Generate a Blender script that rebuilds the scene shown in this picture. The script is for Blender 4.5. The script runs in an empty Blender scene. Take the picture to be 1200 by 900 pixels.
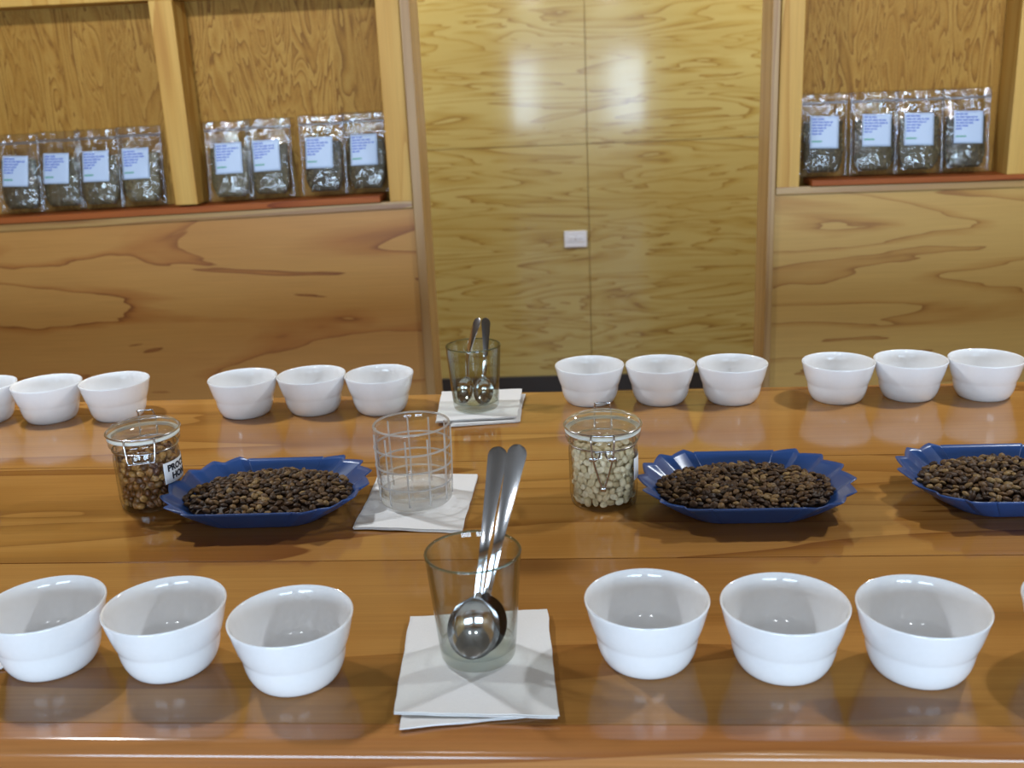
import bpy, bmesh, math, random
from mathutils import Vector, Matrix, noise

random.seed(7)
S = bpy.context.scene
C = S.collection
PI = math.pi
TZ = 1.08                      # height of the table top above the floor

# ------------------------------------------------------------------ camera
F_PX = 1195.39
PITCH, YAW, ROLL = math.radians(16.704), math.radians(3.840), math.radians(-2.579)
f0 = Vector((-math.sin(YAW), math.cos(YAW), 0)); rg = Vector((math.cos(YAW), math.sin(YAW), 0)); up = Vector((0, 0, 1))
fw = f0 * math.cos(PITCH) - up * math.sin(PITCH)
uu = up * math.cos(PITCH) + f0 * math.sin(PITCH)
cr = rg * math.cos(ROLL) + uu * math.sin(ROLL)
cu = uu * math.cos(ROLL) - rg * math.sin(ROLL)
cam = bpy.data.objects.new('camera', bpy.data.cameras.new('camera'))
C.objects.link(cam)
cam.matrix_world = Matrix((( cr.x, cu.x, -fw.x, 0), (cr.y, cu.y, -fw.y, 0), (cr.z, cu.z, -fw.z, TZ + 0.46805), (0, 0, 0, 1)))
cam.data.sensor_fit = 'HORIZONTAL'
cam.data.sensor_width = 22.3
cam.data.lens = F_PX / 1200 * 22.3
cam.data.clip_start = 0.02
cam.data.dof.use_dof = True
cam.data.dof.focus_distance = 1.12
cam.data.dof.aperture_fstop = 5.0
S.camera = cam

# ------------------------------------------------------------------ world, lamps, exposure
S.view_settings.view_transform = 'Standard'
S.view_settings.look = 'None'
S.view_settings.gamma = 1
S.view_settings.use_curve_mapping = False
S.view_settings.exposure = 0.0
S.cycles.use_denoising = True
S.cycles.max_bounces = 10
S.cycles.transparent_max_bounces = 24
S.cycles.transmission_bounces = 10
S.cycles.sample_clamp_indirect = 4.0
S.cycles.caustics_reflective = True
S.cycles.caustics_refractive = True
W = bpy.data.worlds.new('world'); S.world = W; W.use_nodes = True
bgn = W.node_tree.nodes['Background']
bgn.inputs['Color'].default_value = (0.80, 0.92, 1.0, 1)
bgn.inputs['Strength'].default_value = 3.0

def area(name, loc, rot, sx, sy, power, col):
    d = bpy.data.lights.new(name, 'AREA'); d.shape = 'RECTANGLE'; d.size = sx; d.size_y = sy; d.energy = power; d.color = col
    o = bpy.data.objects.new(name, d); C.objects.link(o); o.location = loc; o.rotation_euler = rot
    return o
def bulb(name, loc, power, r, col):
    d = bpy.data.lights.new(name, 'POINT'); d.energy = power; d.shadow_soft_size = r; d.color = col
    o = bpy.data.objects.new(name, d); C.objects.link(o); o.location = loc
    return o
WIN_COL = (0.57, 0.77, 1.0)
# daylight in the two window openings behind the photographer 
WIN_Y, WL, WR, WZ0, WZ1 = -3.4, (-2.5, -0.42), (0.50, 2.6), 0.84, 1.80
for wa, wb in (WL, WR):
    area('window_daylight', ((wa + wb) / 2, WIN_Y - 0.05, (WZ0 + WZ1) / 2), (math.radians(90), 0, 0), wb - wa, WZ1 - WZ0, 100, WIN_COL)
# two ceiling lamps above the aisle, plus unseen fill lights added to brighten the corridor
LAMP_COL = (0.90, 0.95, 1.0)
bulb('pendant_lamp_light', (-1.05, 1.55, TZ + 1.16), 46, 0.045, LAMP_COL)
bulb('pendant_lamp_light', (1.10, 1.55, TZ + 1.16), 46, 0.045, LAMP_COL)
for cx_ in (-1.3, 1.35):
    bulb('corridor_fill_light', (cx_, 3.85, 2.62), 112, 0.15, (0.97, 0.98, 1.0))
for cx_ in (-0.38, 0.42):
    bulb('front_lamp_light', (cx_, -0.85, 2.32), 6.5, 0.07, LAMP_COL)

# ------------------------------------------------------------------ material helpers
def lin(c):
    return tuple(((x / 255) / 12.92 if x <= 10 else ((x / 255 + 0.055) / 1.055) ** 2.4) for x in c) + (1.0,)
def newmat(name):
    m = bpy.data.materials.new(name); m.use_nodes = True
    nt = m.node_tree; nt.nodes.clear()
    out = nt.nodes.new('ShaderNodeOutputMaterial')
    return m, nt, out
def N(nt, t, **kw):
    n = nt.nodes.new('ShaderNode' + t)
    for k, v in kw.items():
        if k.startswith('i_'):
            key = k[2:].replace('_', ' ')
            n.inputs[int(key) if key.isdigit() else key].default_value = v
        else: setattr(n, k, v)
    return n
def ramp(nt, stops, interp='LINEAR'):
    r = N(nt, 'ValToRGB'); cr_ = r.color_ramp; cr_.interpolation = interp
    while len(cr_.elements) < len(stops): cr_.elements.new(0.5)
    for e, (p, c) in zip(cr_.elements, stops): e.position = p; e.color = c
    return r
def plain(name, col, rough=0.5, metal=0.0, bump=0, bump_scale=200, coat=0, spec=0.5, var=0.04):
    m, nt, out = newmat(name)
    p = N(nt, 'BsdfPrincipled'); p.inputs['Roughness'].default_value = rough; p.inputs['Metallic'].default_value = metal
    p.inputs['Coat Weight'].default_value = coat; p.inputs['Specular IOR Level'].default_value = spec
    tc = N(nt, 'TexCoord'); nz = N(nt, 'TexNoise', i_Scale=bump_scale, i_Detail=3.0)
    nt.links.new(tc.outputs['Object'], nz.inputs['Vector'])
    c = lin(col); lo = tuple(x * (1 - var) for x in c[:3]) + (1,); hi = tuple(min(1, x * (1 + var)) for x in c[:3]) + (1,)
    r = ramp(nt, [(0.3, lo), (0.7, hi)]); nt.links.new(nz.outputs['Fac'], r.inputs['Fac']); nt.links.new(r.outputs['Color'], p.inputs['Base Color'])
    if bump:
        b = N(nt, 'Bump', i_Strength=bump, i_Distance=0.001); nt.links.new(nz.outputs['Fac'], b.inputs['Height']); nt.links.new(b.outputs['Normal'], p.inputs['Normal'])
    nt.links.new(p.outputs['BSDF'], out.inputs['Surface'])
    return m

ALB = 0.60     # reflectance of the varnished wood against the swatch values below
def wood(name, light, mid, line, stretch=(0.7, 1, 5), bands=5.0, seed=0.0, rough=0.22, coat=0.0, coat_rough=0.12, fibre=0.25,
         line_w=0.10, mid_w=0.35, distort=0.4, detail=2.0, patch=0.35, bump=0.08, knots=0.0, spec=0.5, sat=1.0):
    """varnished softwood: contour lines of growth rings (saw-tooth of a stretched noise) over fine fibre streaks"""
    m, nt, out = newmat(name); L = nt.links.new
    lin = lambda c: tuple(x * ALB for x in globals()['lin'](c)[:3]) + (1.0,)
    p = N(nt, 'BsdfPrincipled'); p.inputs['Roughness'].default_value = rough
    p.inputs['Coat Weight'].default_value = coat; p.inputs['Coat Roughness'].default_value = coat_rough; p.inputs['Specular IOR Level'].default_value = spec
    tc = N(nt, 'TexCoord')
    mp = N(nt, 'Mapping'); mp.inputs['Scale'].default_value = stretch; mp.inputs['Location'].default_value = (seed, seed * 0.7, seed * 1.3)
    L(tc.outputs['Object'], mp.inputs['Vector'])
    nz = N(nt, 'TexNoise', i_Scale=1.0, i_Detail=detail, i_Roughness=0.45, i_Distortion=distort)
    L(mp.outputs['Vector'], nz.inputs['Vector'])
    mu = N(nt, 'Math', operation='MULTIPLY'); mu.inputs[1].default_value = bands; L(nz.outputs['Fac'], mu.inputs[0])
    fr = N(nt, 'Math', operation='FRACT'); L(mu.outputs[0], fr.inputs[0])
    r1 = ramp(nt, [(0.0, lin(light)), (0.012, lin(line)), (line_w, lin(mid)), (mid_w, lin(light)), (1.0, lin(light))])
    L(fr.outputs[0], r1.inputs['Fac'])
    # big soft tone patches
    mp2 = N(nt, 'Mapping'); mp2.inputs['Scale'].default_value = tuple(s * 0.9 for s in stretch); mp2.inputs['Location'].default_value = (seed + 3.1, seed, seed)
    L(tc.outputs['Object'], mp2.inputs['Vector'])
    n2 = N(nt, 'TexNoise', i_Scale=0.8, i_Detail=3.0, i_Roughness=0.6); L(mp2.outputs['Vector'], n2.inputs['Vector'])
    r2 = ramp(nt, [(0.38, (0, 0, 0, 1)), (0.68, (1, 1, 1, 1))]); L(n2.outputs['Fac'], r2.inputs['Fac'])
    mx = N(nt, 'Mix', data_type='RGBA'); 
    f2 = N(nt, 'Math', operation='MULTIPLY'); f2.inputs[1].default_value = patch; L(r2.outputs['Color'], f2.inputs[0])
    L(f2.outputs[0], mx.inputs[0]); L(r1.outputs['Color'], mx.inputs[6]); mx.inputs[7].default_value = lin(mid)
    # fibre
    mp3 = N(nt, 'Mapping'); mp3.inputs['Scale'].default_value = tuple(s * (3 if s == min(stretch) else 60 / max(1, s ** 0.5)) for s in stretch)
    L(tc.outputs['Object'], mp3.inputs['Vector'])
    n3 = N(nt, 'TexNoise', i_Scale=2.0, i_Detail=4.0, i_Roughness=0.65); L(mp3.outputs['Vector'], n3.inputs['Vector'])
    r3 = ramp(nt, [(0.3, (1 - fibre,) * 3 + (1,)), (0.7, (1 + fibre * 0.35,) * 3 + (1,))]); L(n3.outputs['Fac'], r3.inputs['Fac'])
    m3 = N(nt, 'Mix', data_type='RGBA', blend_type='MULTIPLY'); m3.inputs[0].default_value = 1.0
    L(mx.outputs[2], m3.inputs[6]); L(r3.outputs['Color'], m3.inputs[7])
    last = m3.outputs[2]
    if knots:
        vo = N(nt, 'TexVoronoi', i_Scale=1.0); 
        mp4 = N(nt, 'Mapping'); mp4.inputs['Scale'].default_value = (2.6, 5.2, 2.6); mp4.inputs['Location'].default_value = (seed * 2.3, seed, 0.4)
        L(tc.outputs['Object'], mp4.inputs['Vector']); L(mp4.outputs['Vector'], vo.inputs['Vector'])
        rk = ramp(nt, [(0.0, (knots,) * 3 + (1,)), (0.07, (knots * 0.8,) * 3 + (1,)), (0.16, (0, 0, 0, 1)), (1, (0, 0, 0, 1))]); L(vo.outputs['Distance'], rk.inputs['Fac'])
        m4 = N(nt, 'Mix', data_type='RGBA'); L(rk.outputs['Color'], m4.inputs[0]); L(last, m4.inputs[6]); m4.inputs[7].default_value = lin((92, 52, 28))
        last = m4.outputs[2]
    L(last, p.inputs['Base Color'])
    if bump:
        b = N(nt, 'Bump', i_Strength=bump, i_Distance=0.002); L(n3.outputs['Fac'], b.inputs['Height']); L(b.outputs['Normal'], p.inputs['Normal'])
    L(p.outputs['BSDF'], out.inputs['Surface'])
    return m

def glass(name, tint=(1, 1, 1), ior=1.45, rough=0.0, clear=0.0, sheen=0.0):
    """refracting glass; clear = share of light that passes a thin wall unbent"""
    m, nt, out = newmat(name); L = nt.links.new
    g = N(nt, 'BsdfGlass'); g.inputs['Color'].default_value = tint + (1,); g.inputs['IOR'].default_value = ior; g.inputs['Roughness'].default_value = rough
    last = g
    if clear:
        t = N(nt, 'BsdfTransparent'); t.inputs['Color'].default_value = tint + (1,)
        gl_ = N(nt, 'BsdfGlossy'); gl_.inputs['Roughness'].default_value = 0.01
        fr = N(nt, 'LayerWeight'); pw = N(nt, 'Math', operation='POWER'); pw.inputs[1].default_value = 4.0; L(fr.outputs['Facing'], pw.inputs[0])
        mm = N(nt, 'Math', operation='MULTIPLY_ADD', use_clamp=True); mm.inputs[1].default_value = 0.9; mm.inputs[2].default_value = 0.05; L(pw.outputs[0], mm.inputs[0])
        m1 = N(nt, 'MixShader'); L(mm.outputs[0], m1.inputs[0]); L(t.outputs[0], m1.inputs[1]); L(gl_.outputs[0], m1.inputs[2])
        m2 = N(nt, 'MixShader'); m2.inputs[0].default_value = clear; L(g.outputs[0], m2.inputs[1]); L(m1.outputs[0], m2.inputs[2]); last = m2
    if sheen:
        d = N(nt, 'BsdfTranslucent'); d.inputs['Color'].default_value = (0.9, 0.93, 0.95, 1)
        m3 = N(nt, 'MixShader'); m3.inputs[0].default_value = sheen; L(last.outputs[0], m3.inputs[1]); L(d.outputs[0], m3.inputs[2]); last = m3
    L(last.outputs[0], out.inputs['Surface'])
    return m
def thin_glass(name, tint=(1, 1, 1), boost=1.0, rough=0.02, bump=0.0, bump_scale=60, base=0.0, ior=1.5, sheen=0.0, edge=None):
    """thin clear wall: see-through with a Fresnel reflection"""
    m, nt, out = newmat(name); L = nt.links.new
    t = N(nt, 'BsdfTransparent'); t.inputs['Color'].default_value = tint + (1,)
    g = N(nt, 'BsdfGlossy'); g.inputs['Roughness'].default_value = rough
    fr = N(nt, 'LayerWeight')
    pw = N(nt, 'Math', operation='POWER'); pw.inputs[1].default_value = 5.0; L(fr.outputs['Facing'], pw.inputs[0])
    mm = N(nt, 'Math', operation='MULTIPLY_ADD', use_clamp=True); mm.inputs[1].default_value = 0.9 * boost; mm.inputs[2].default_value = 0.03 + base
    L(pw.outputs[0], mm.inputs[0])
    if edge:
        pe = N(nt, 'Math', operation='POWER'); pe.inputs[1].default_value = 3.5; L(fr.outputs['Facing'], pe.inputs[0])
        ce = N(nt, 'Mix', data_type='RGBA'); L(pe.outputs[0], ce.inputs[0]); ce.inputs[6].default_value = tint + (1,); ce.inputs[7].default_value = edge + (1,); L(ce.outputs[2], t.inputs['Color'])
    mx = N(nt, 'MixShader'); L(mm.outputs[0], mx.inputs[0]); L(t.outputs[0], mx.inputs[1]); L(g.outputs[0], mx.inputs[2])
    if bump:
        tc = N(nt, 'TexCoord'); nz = N(nt, 'TexNoise', i_Scale=bump_scale, i_Detail=2.0, i_Distortion=1.0); L(tc.outputs['Object'], nz.inputs['Vector'])
        b = N(nt, 'Bump', i_Strength=bump, i_Distance=0.004); L(nz.outputs['Fac'], b.inputs['Height'])
        L(b.outputs['Normal'], g.inputs['Normal']); L(b.outputs['Normal'], fr.inputs['Normal'])
    last = mx
    if sheen:
        d = N(nt, 'BsdfTranslucent'); d.inputs['Color'].default_value = (0.85, 0.88, 0.92, 1)
        m2 = N(nt, 'MixShader'); m2.inputs[0].default_value = sheen; L(mx.outputs[0], m2.inputs[1]); L(d.outputs[0], m2.inputs[2]); last = m2
    L(last.outputs[0], out.inputs['Surface'])
    return m
def bean_mat(name, stops, rough=0.35, mottle=0.3, spec=0.5):
    m, nt, out = newmat(name); L = nt.links.new
    p = N(nt, 'BsdfPrincipled'); p.inputs['Roughness'].default_value = rough; p.inputs['Specular IOR Level'].default_value = spec
    oi = N(nt, 'ObjectInfo'); ge = N(nt, 'NewGeometry')
    a = N(nt, 'Math', operation='ADD'); L(oi.outputs['Random'], a.inputs[0]); L(ge.outputs['Random Per Island'], a.inputs[1])
    fr = N(nt, 'Math', operation='FRACT'); L(a.outputs[0], fr.inputs[0])
    r = ramp(nt, [(p_, lin(c)) for p_, c in stops]); L(fr.outputs[0], r.inputs['Fac'])
    tc = N(nt, 'TexCoord'); nz = N(nt, 'TexNoise', i_Scale=330.0, i_Detail=3.0); L(tc.outputs['Object'], nz.inputs['Vector'])
    r2 = ramp(nt, [(0.3, (1 - mottle,) * 3 + (1,)), (0.7, (1 + mottle * 0.3,) * 3 + (1,))]); L(nz.outputs['Fac'], r2.inputs['Fac'])
    mx = N(nt, 'Mix', data_type='RGBA', blend_type='MULTIPLY'); mx.inputs[0].default_value = 1; L(r.outputs['Color'], mx.inputs[6]); L(r2.outputs['Color'], mx.inputs[7])
    L(mx.outputs[2], p.inputs['Base Color']); L(p.outputs['BSDF'], out.inputs['Surface'])
    return m

M = {}
# plywood: lower panels (grain across), niche backs (grain upright), corridor wall
M['panel_left'] = wood('plywood_lower_left', (226, 170, 92), (202, 136, 66), (146, 84, 38), (0.75, 1, 4.6), 7.0, 6.1, 0.42, spec=0.35, fibre=0.12, line_w=0.08, mid_w=0.30, patch=0.65, detail=4.5, distort=0.5)
M['panel_right'] = wood('plywood_lower_right', (232, 190, 108), (210, 158, 80), (166, 110, 50), (0.75, 1, 5.2), 8.5, 8.1, 0.42, spec=0.35, fibre=0.12, line_w=0.08, mid_w=0.35, patch=0.6, detail=4.5, distort=0.5)
M['niche'] = wood('plywood_niche', (210, 162, 78), (188, 136, 56), (142, 94, 36), (16.0, 1, 2.8), 11.0, 5.2, 0.6, spec=0.2, fibre=0.22, line_w=0.3, mid_w=0.8, distort=1.3, detail=3.0, patch=0.6)
M['corridor'] = wood('plywood_corridor', (220, 202, 126), (202, 176, 96), (166, 130, 64), (1.1, 1, 10.0), 9.0, 12.4, 0.22, coat=0.6, coat_rough=0.10, fibre=0.10, line_w=0.16, mid_w=0.5, patch=0.6, detail=3.0, distort=0.6)
M['stud'] = wood('pine_stud', (242, 196, 106), (228, 176, 86), (206, 148, 64), (14, 14, 0.8), 4.0, 1.7, 0.5, spec=0.3, fibre=0.12, line_w=0.2, mid_w=0.6, patch=0.5)
M['jamb'] = wood('pine_jamb', (206, 166, 106), (190, 146, 86), (166, 120, 66), (16, 16, 0.7), 4.0, 4.9, 0.4, fibre=0.12, line_w=0.2, mid_w=0.6, patch=0.5)
M['batten'] = wood('pine_batten', (206, 164, 96), (184, 136, 74), (150, 98, 48), (0.8, 14, 14), 6.0, 6.6, 0.35, fibre=0.15, line_w=0.2, mid_w=0.6, patch=0.5)
M['sill'] = wood('red_stained_sill', (196, 110, 52), (170, 86, 40), (124, 58, 28), (0.9, 9, 9), 5.0, 3.3, 0.5, spec=0.2, fibre=0.2, patch=0.5)
M['table1'] = wood('varnished_plank_back', (227, 165, 87), (209, 144, 69), (167, 105, 47), (0.6, 6.5, 6.5), 5.0, 9.7, 0.11, coat=0.0, coat_rough=0.06, fibre=0.16, line_w=0.25, mid_w=0.7, distort=0.7, patch=0.6, bump=0.0, knots=0.5)
M['table2'] = wood('varnished_plank_middle', (223, 161, 84), (199, 137, 63), (160, 99, 45), (0.7, 7.5, 7.5), 5.5, 21.3, 0.11, coat=0.0, coat_rough=0.06, fibre=0.16, line_w=0.25, mid_w=0.7, distort=0.7, patch=0.7, bump=0.0, knots=0.45)
M['table3'] = wood('varnished_plank_front', (220, 158, 84), (197, 135, 66), (155, 95, 45), (0.7, 5.5, 5.5), 5.0, 34.8, 0.11, coat=0.0, coat_rough=0.06, fibre=0.16, line_w=0.25, mid_w=0.7, distort=0.7, patch=0.7, bump=0.0, knots=0.6)
M['edge'] = wood('varnished_edge', (236, 164, 98), (220, 144, 80), (186, 112, 58), (0.9, 9, 12), 4.0, 41.8, 0.14, coat=0.0, coat_rough=0.08, fibre=0.15, line_w=0.25, mid_w=0.7, patch=0.5, bump=0.004)
M['apron'] = wood('varnished_apron', (200, 142, 84), (178, 112, 66), (148, 78, 44), (13, 3, 0.9), 4.0, 55.8, 0.3, fibre=0.2, line_w=0.3, mid_w=0.7, patch=0.7)
M['floor'] = wood('floor_boards', (150, 118, 84), (130, 98, 66), (96, 68, 44), (0.6, 5, 5), 5.0, 61, 0.45, fibre=0.2)
M['ceil'] = wood('ceiling_boards', (96, 84, 66), (82, 70, 54), (62, 50, 38), (0.5, 4, 4), 5.0, 71, 0.5, fibre=0.15)
M['dark'] = plain('dark_baseboard', (38, 36, 36), 0.5)
M['seam'] = plain('seam_glue', (172, 124, 54), 0.3)
M['porcelain'] = plain('white_porcelain', (244, 246, 249), 0.12, spec=0.55, var=0.01, coat=0.3)
M['paper'] = plain('white_paper_napkin', (236, 236, 236), 0.9, bump=0.25, bump_scale=700, var=0.02, spec=0.2)
M['steel'] = plain('polished_steel', (205, 205, 208), 0.12, 1.0, var=0.02, bump_scale=60)
M['wire'] = plain('steel_wire', (190, 190, 195), 0.2, 1.0)
M['blue'] = plain('blue_plastic', (46, 78, 136), 0.28, var=0.03, bump_scale=30)
M['gasket'] = plain('pale_rubber_gasket', (214, 216, 210), 0.5)
M['label'] = plain('white_label', (226, 230, 236), 0.55, var=0.01)
M['sticker'] = plain('pale_blue_sticker', (168, 186, 212), 0.5, var=0.01)
M['black_ink'] = plain('black_ink', (22, 24, 34), 0.5)
M['blue_ink'] = plain('blue_ink', (60, 86, 180), 0.5)
M['green_ink'] = plain('green_ink', (60, 140, 110), 0.5)
M['plate'] = plain('white_plastic_plate', (216, 226, 240), 0.35, var=0.01)
M['socket_dark'] = plain('grey_socket', (150, 160, 174), 0.45)
M['tumbler'] = thin_glass('clear_tumbler_wall', (0.95, 0.965, 0.955), 1.3, 0.015, base=0.03, edge=(0.30, 0.34, 0.31))
M['tumbler_base'] = glass('tumbler_base_glass', (0.95, 0.975, 0.96), clear=0.7)
M['cut_base'] = glass('cut_base_glass', (0.985, 0.99, 0.99), clear=0.8)
M['rim_glass'] = glass('tumbler_rim_glass', (0.72, 0.78, 0.74), clear=0.3)
M['cut_glass'] = thin_glass('cut_tumbler_wall', (0.985, 0.99, 0.99), 1.2, 0.015, base=0.02)
M['cut_line'] = thin_glass('cut_line_glass', (0.95, 0.96, 0.97), 1.2, 0.08, base=0.14, sheen=0.34)  # whitish sheen paints bright reflections into the cut lines and lip
M['tumbler_green'] = thin_glass('greenish_tumbler_wall', (0.90, 0.93, 0.90), 1.4, 0.015, base=0.05, edge=(0.20, 0.23, 0.20))
M['water'] = glass('water', (1, 1, 1), 1.33, clear=0.92)
M['jar'] = thin_glass('jar_glass', (0.985, 0.985, 0.975), 1.0, 0.02, base=0.015, edge=(0.45, 0.48, 0.46))
M['jar_lid'] = thin_glass('jar_lid_glass', (0.95, 0.96, 0.95), 1.2, 0.03, base=0.04, sheen=0.08)
M['film'] = thin_glass('clear_bag_film', (0.93, 0.94, 0.95), 1.4, 0.05, bump=1.0, bump_scale=55, base=0.07, sheen=0.02)
M['seal'] = thin_glass('side_seal_plastic', (0.9, 0.9, 0.9), 1.2, 0.12, bump=0.8, bump_scale=90, base=0.12, sheen=0.10)
M['zip'] = thin_glass('zip_seal_plastic', (0.8, 0.8, 0.8), 1.0, 0.2, base=0.08, sheen=0.25)
M['roast'] = bean_mat('roasted_bean', [(0, (50, 34, 22)), (0.4, (78, 54, 34)), (0.75, (108, 80, 50)), (1, (150, 122, 78))], 0.55, spec=0.3)
M['honey'] = bean_mat('honey_bean', [(0, (84, 50, 28)), (0.4, (138, 92, 48)), (0.8, (196, 150, 86)), (1, (64, 36, 22))], 0.4)
M['parchment'] = bean_mat('parchment_bean', [(0, (206, 190, 152)), (0.5, (230, 216, 182)), (0.9, (242, 232, 204)), (1, (186, 168, 130))], 0.6, 0.15)
M['bagged'] = bean_mat('bagged_bean', [(0, (50, 44, 30)), (0.5, (76, 70, 48)), (1, (112, 102, 70))], 0.5)

# ------------------------------------------------------------------ mesh helpers
def link(name, bm, mat, parent=None, smooth=False, loc=None, sharp=None):
    me = bpy.data.meshes.new(name); bm.to_mesh(me); bm.free()
    for mm in (mat if isinstance(mat, (list, tuple)) else [mat]): me.materials.append(mm)
    if smooth:
        for p in me.polygons: p.use_smooth = True
        if sharp: me.set_sharp_from_angle(angle=math.radians(sharp))
    o = bpy.data.objects.new(name, me); C.objects.link(o)
    if parent: o.parent = parent
    if loc: o.location = loc
    return o
def tag(o, label=None, cat=None, group=None, kind=None):
    if label: o['label'] = label
    if cat: o['category'] = cat
    if group: o['group'] = group
    if kind: o['kind'] = kind
    return o
def empty(name, loc, rz=0, label=None, cat=None, group=None):
    o = bpy.data.objects.new(name, None); C.objects.link(o); o.location = loc; o.rotation_euler = (0, 0, rz); o.empty_display_size = 0.03
    return tag(o, label, cat, group)
def box(bm, x0, x1, y0, y1, z0, z1, bev=0, seg=2, sx=0.0, sz=0.0):
    """axis box; sx shears y by x, sz shears z by x (for boards set slightly out of true)"""
    v = [bm.verts.new((x, y + sx * x, z + sz * x)) for z in (z0, z1) for y in (y0, y1) for x in (x0, x1)]
    fs = [bm.faces.new([v[i] for i in q]) for q in ((0, 2, 3, 1), (4, 5, 7, 6), (0, 1, 5, 4), (2, 6, 7, 3), (0, 4, 6, 2), (1, 3, 7, 5))]
    if bev:
        es = list({e for f in fs for e in f.edges})
        bmesh.ops.bevel(bm, geom=es, offset=bev, segments=seg, profile=0.5, affect='EDGES')
def struct(name, boxes, mat, bev=0.0):
    bm = bmesh.new()
    for b in boxes: box(bm, *b[:6], bev, 2, **(b[6] if len(b) > 6 else {}))
    return tag(link(name, bm, mat), kind='structure')
def lathe(bm, prof, seg=64, fn=None):
    rows = []
    for (r, z) in prof:
        if r < 1e-6: rows.append([bm.verts.new((0, 0, z))])
        else:
            row = []
            for i in range(seg):
                a = 2 * PI * i / seg; rr = r + (fn(a, z) if fn else 0)
                row.append(bm.verts.new((rr * math.cos(a), rr * math.sin(a), z)))
            rows.append(row)
    for a, b in zip(rows, rows[1:]):
        for i in range(seg):
            j = (i + 1) % seg
            q = [a[i % len(a)], a[j % len(a)], b[j % len(b)], b[i % len(b)]]
            q = [v for k, v in enumerate(q) if v not in q[:k]]
            if len(q) > 2: bm.faces.new(q)
    bmesh.ops.recalc_face_normals(bm, faces=bm.faces)
def tube(bm, pts, r, seg=8, cyclic=False):
    pts = [Vector(p) for p in pts]; n = len(pts); rings = []
    prev = None
    for i, p in enumerate(pts):
        a = pts[(i - 1) % n] if (cyclic or i) else p; b = pts[(i + 1) % n] if (cyclic or i < n - 1) else p
        t = (b - a).normalized()
        if prev is None: u = t.orthogonal().normalized()
        else: u = (prev - t * prev.dot(t)).normalized()
        prev = u; w = t.cross(u)
        rings.append([bm.verts.new(p + (u * math.cos(2 * PI * k / seg) + w * math.sin(2 * PI * k / seg)) * r) for k in range(seg)])
    for i in range(n if cyclic else n - 1):
        A, B = rings[i], rings[(i + 1) % n]
        for k in range(seg): bm.faces.new((A[k], A[(k + 1) % seg], B[(k + 1) % seg], B[k]))
    if not cyclic: bm.faces.new(rings[0][::-1]); bm.faces.new(rings[-1])
    bmesh.ops.recalc_face_normals(bm, faces=bm.faces)
def smooth_path(pts, n=6):
    P = [Vector(p) for p in pts]; out = []
    for i in range(len(P) - 1):
        p0 = P[max(0, i - 1)]; p1 = P[i]; p2 = P[i + 1]; p3 = P[min(len(P) - 1, i + 2)]
        for k in range(n):
            t = k / n
            out.append(0.5 * ((2 * p1) + (p2 - p0) * t + (2 * p0 - 5 * p1 + 4 * p2 - p3) * t * t + (3 * p1 - p0 - 3 * p2 + p3) * t ** 3))
    out.append(P[-1]); return out

# ------------------------------------------------------------------ the room
WY = 2.70                       # front face of the partition with the shelves
def Z(z): return TZ + z
struct('floor', [(-3.2, 3.2, -3.7, 5.1, -0.08, 0)], M['floor'])
struct('ceiling', [(-3.2, 3.2, -3.7, 5.1, 2.78, 2.86)], M['ceil'])
struct('wall_side_left', [(-2.9, -2.8, -3.5, 5.1, 0, 2.78)], M['panel_left'])
struct('wall_side_right', [(2.8, 2.9, -3.5, 5.1, 0, 2.78)], M['panel_right'])
# window wall; middle pier added to block daylight like the photographer's body
Y0, Y1 = WIN_Y - 0.1, WIN_Y
struct('wall_front', [(-2.8, 2.8, Y0, Y1, 0, WZ0), (-2.8, 2.8, Y0, Y1, WZ1, 2.78), (-2.8, WL[0], Y0, Y1, WZ0, WZ1), (WL[1], WR[0], Y0, Y1, WZ0, WZ1), (WR[1], 2.8, Y0, Y1, WZ0, WZ1)], M['panel_right'])
for n, (a, b) in enumerate((WL, WR), 1):
    struct('window_%d' % n, [(a - 0.04, b + 0.04, Y1, Y1 + 0.025, WZ0 - 0.04, WZ0), (a - 0.04, b + 0.04, Y1, Y1 + 0.025, WZ1, WZ1 + 0.04),
                             (a - 0.04, a, Y1, Y1 + 0.025, WZ0, WZ1), (b, b + 0.04, Y1, Y1 + 0.025, WZ0, WZ1)], M['jamb'], 0.003)
# corridor wall behind the doorway: four plywood sheets, seams between them
SX, SZ = 0.075, Z(0.150)
struct('wall_back', [(-2.8, SX - 0.0015, 5.0, 5.02, 0, SZ - 0.0015), (SX + 0.0015, 2.8, 5.0, 5.02, 0, SZ - 0.0015),
                     (-2.8, SX - 0.0015, 5.0, 5.02, SZ + 0.0015, 2.78), (SX + 0.0015, 2.8, 5.0, 5.02, SZ + 0.0015, 2.78)], M['corridor'], 0.001)
struct('trim_9', [(-2.8, 2.8, 5.012, 5.03, SZ - 0.01, SZ + 0.01), (SX - 0.01, SX + 0.01, 5.012, 5.03, 0, 2.78)], M['seam'])
struct('baseboard_back', [(-2.8, 2.8, 4.985, 5.0, 0, 0.085)], M['dark'], 0.003)
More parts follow.
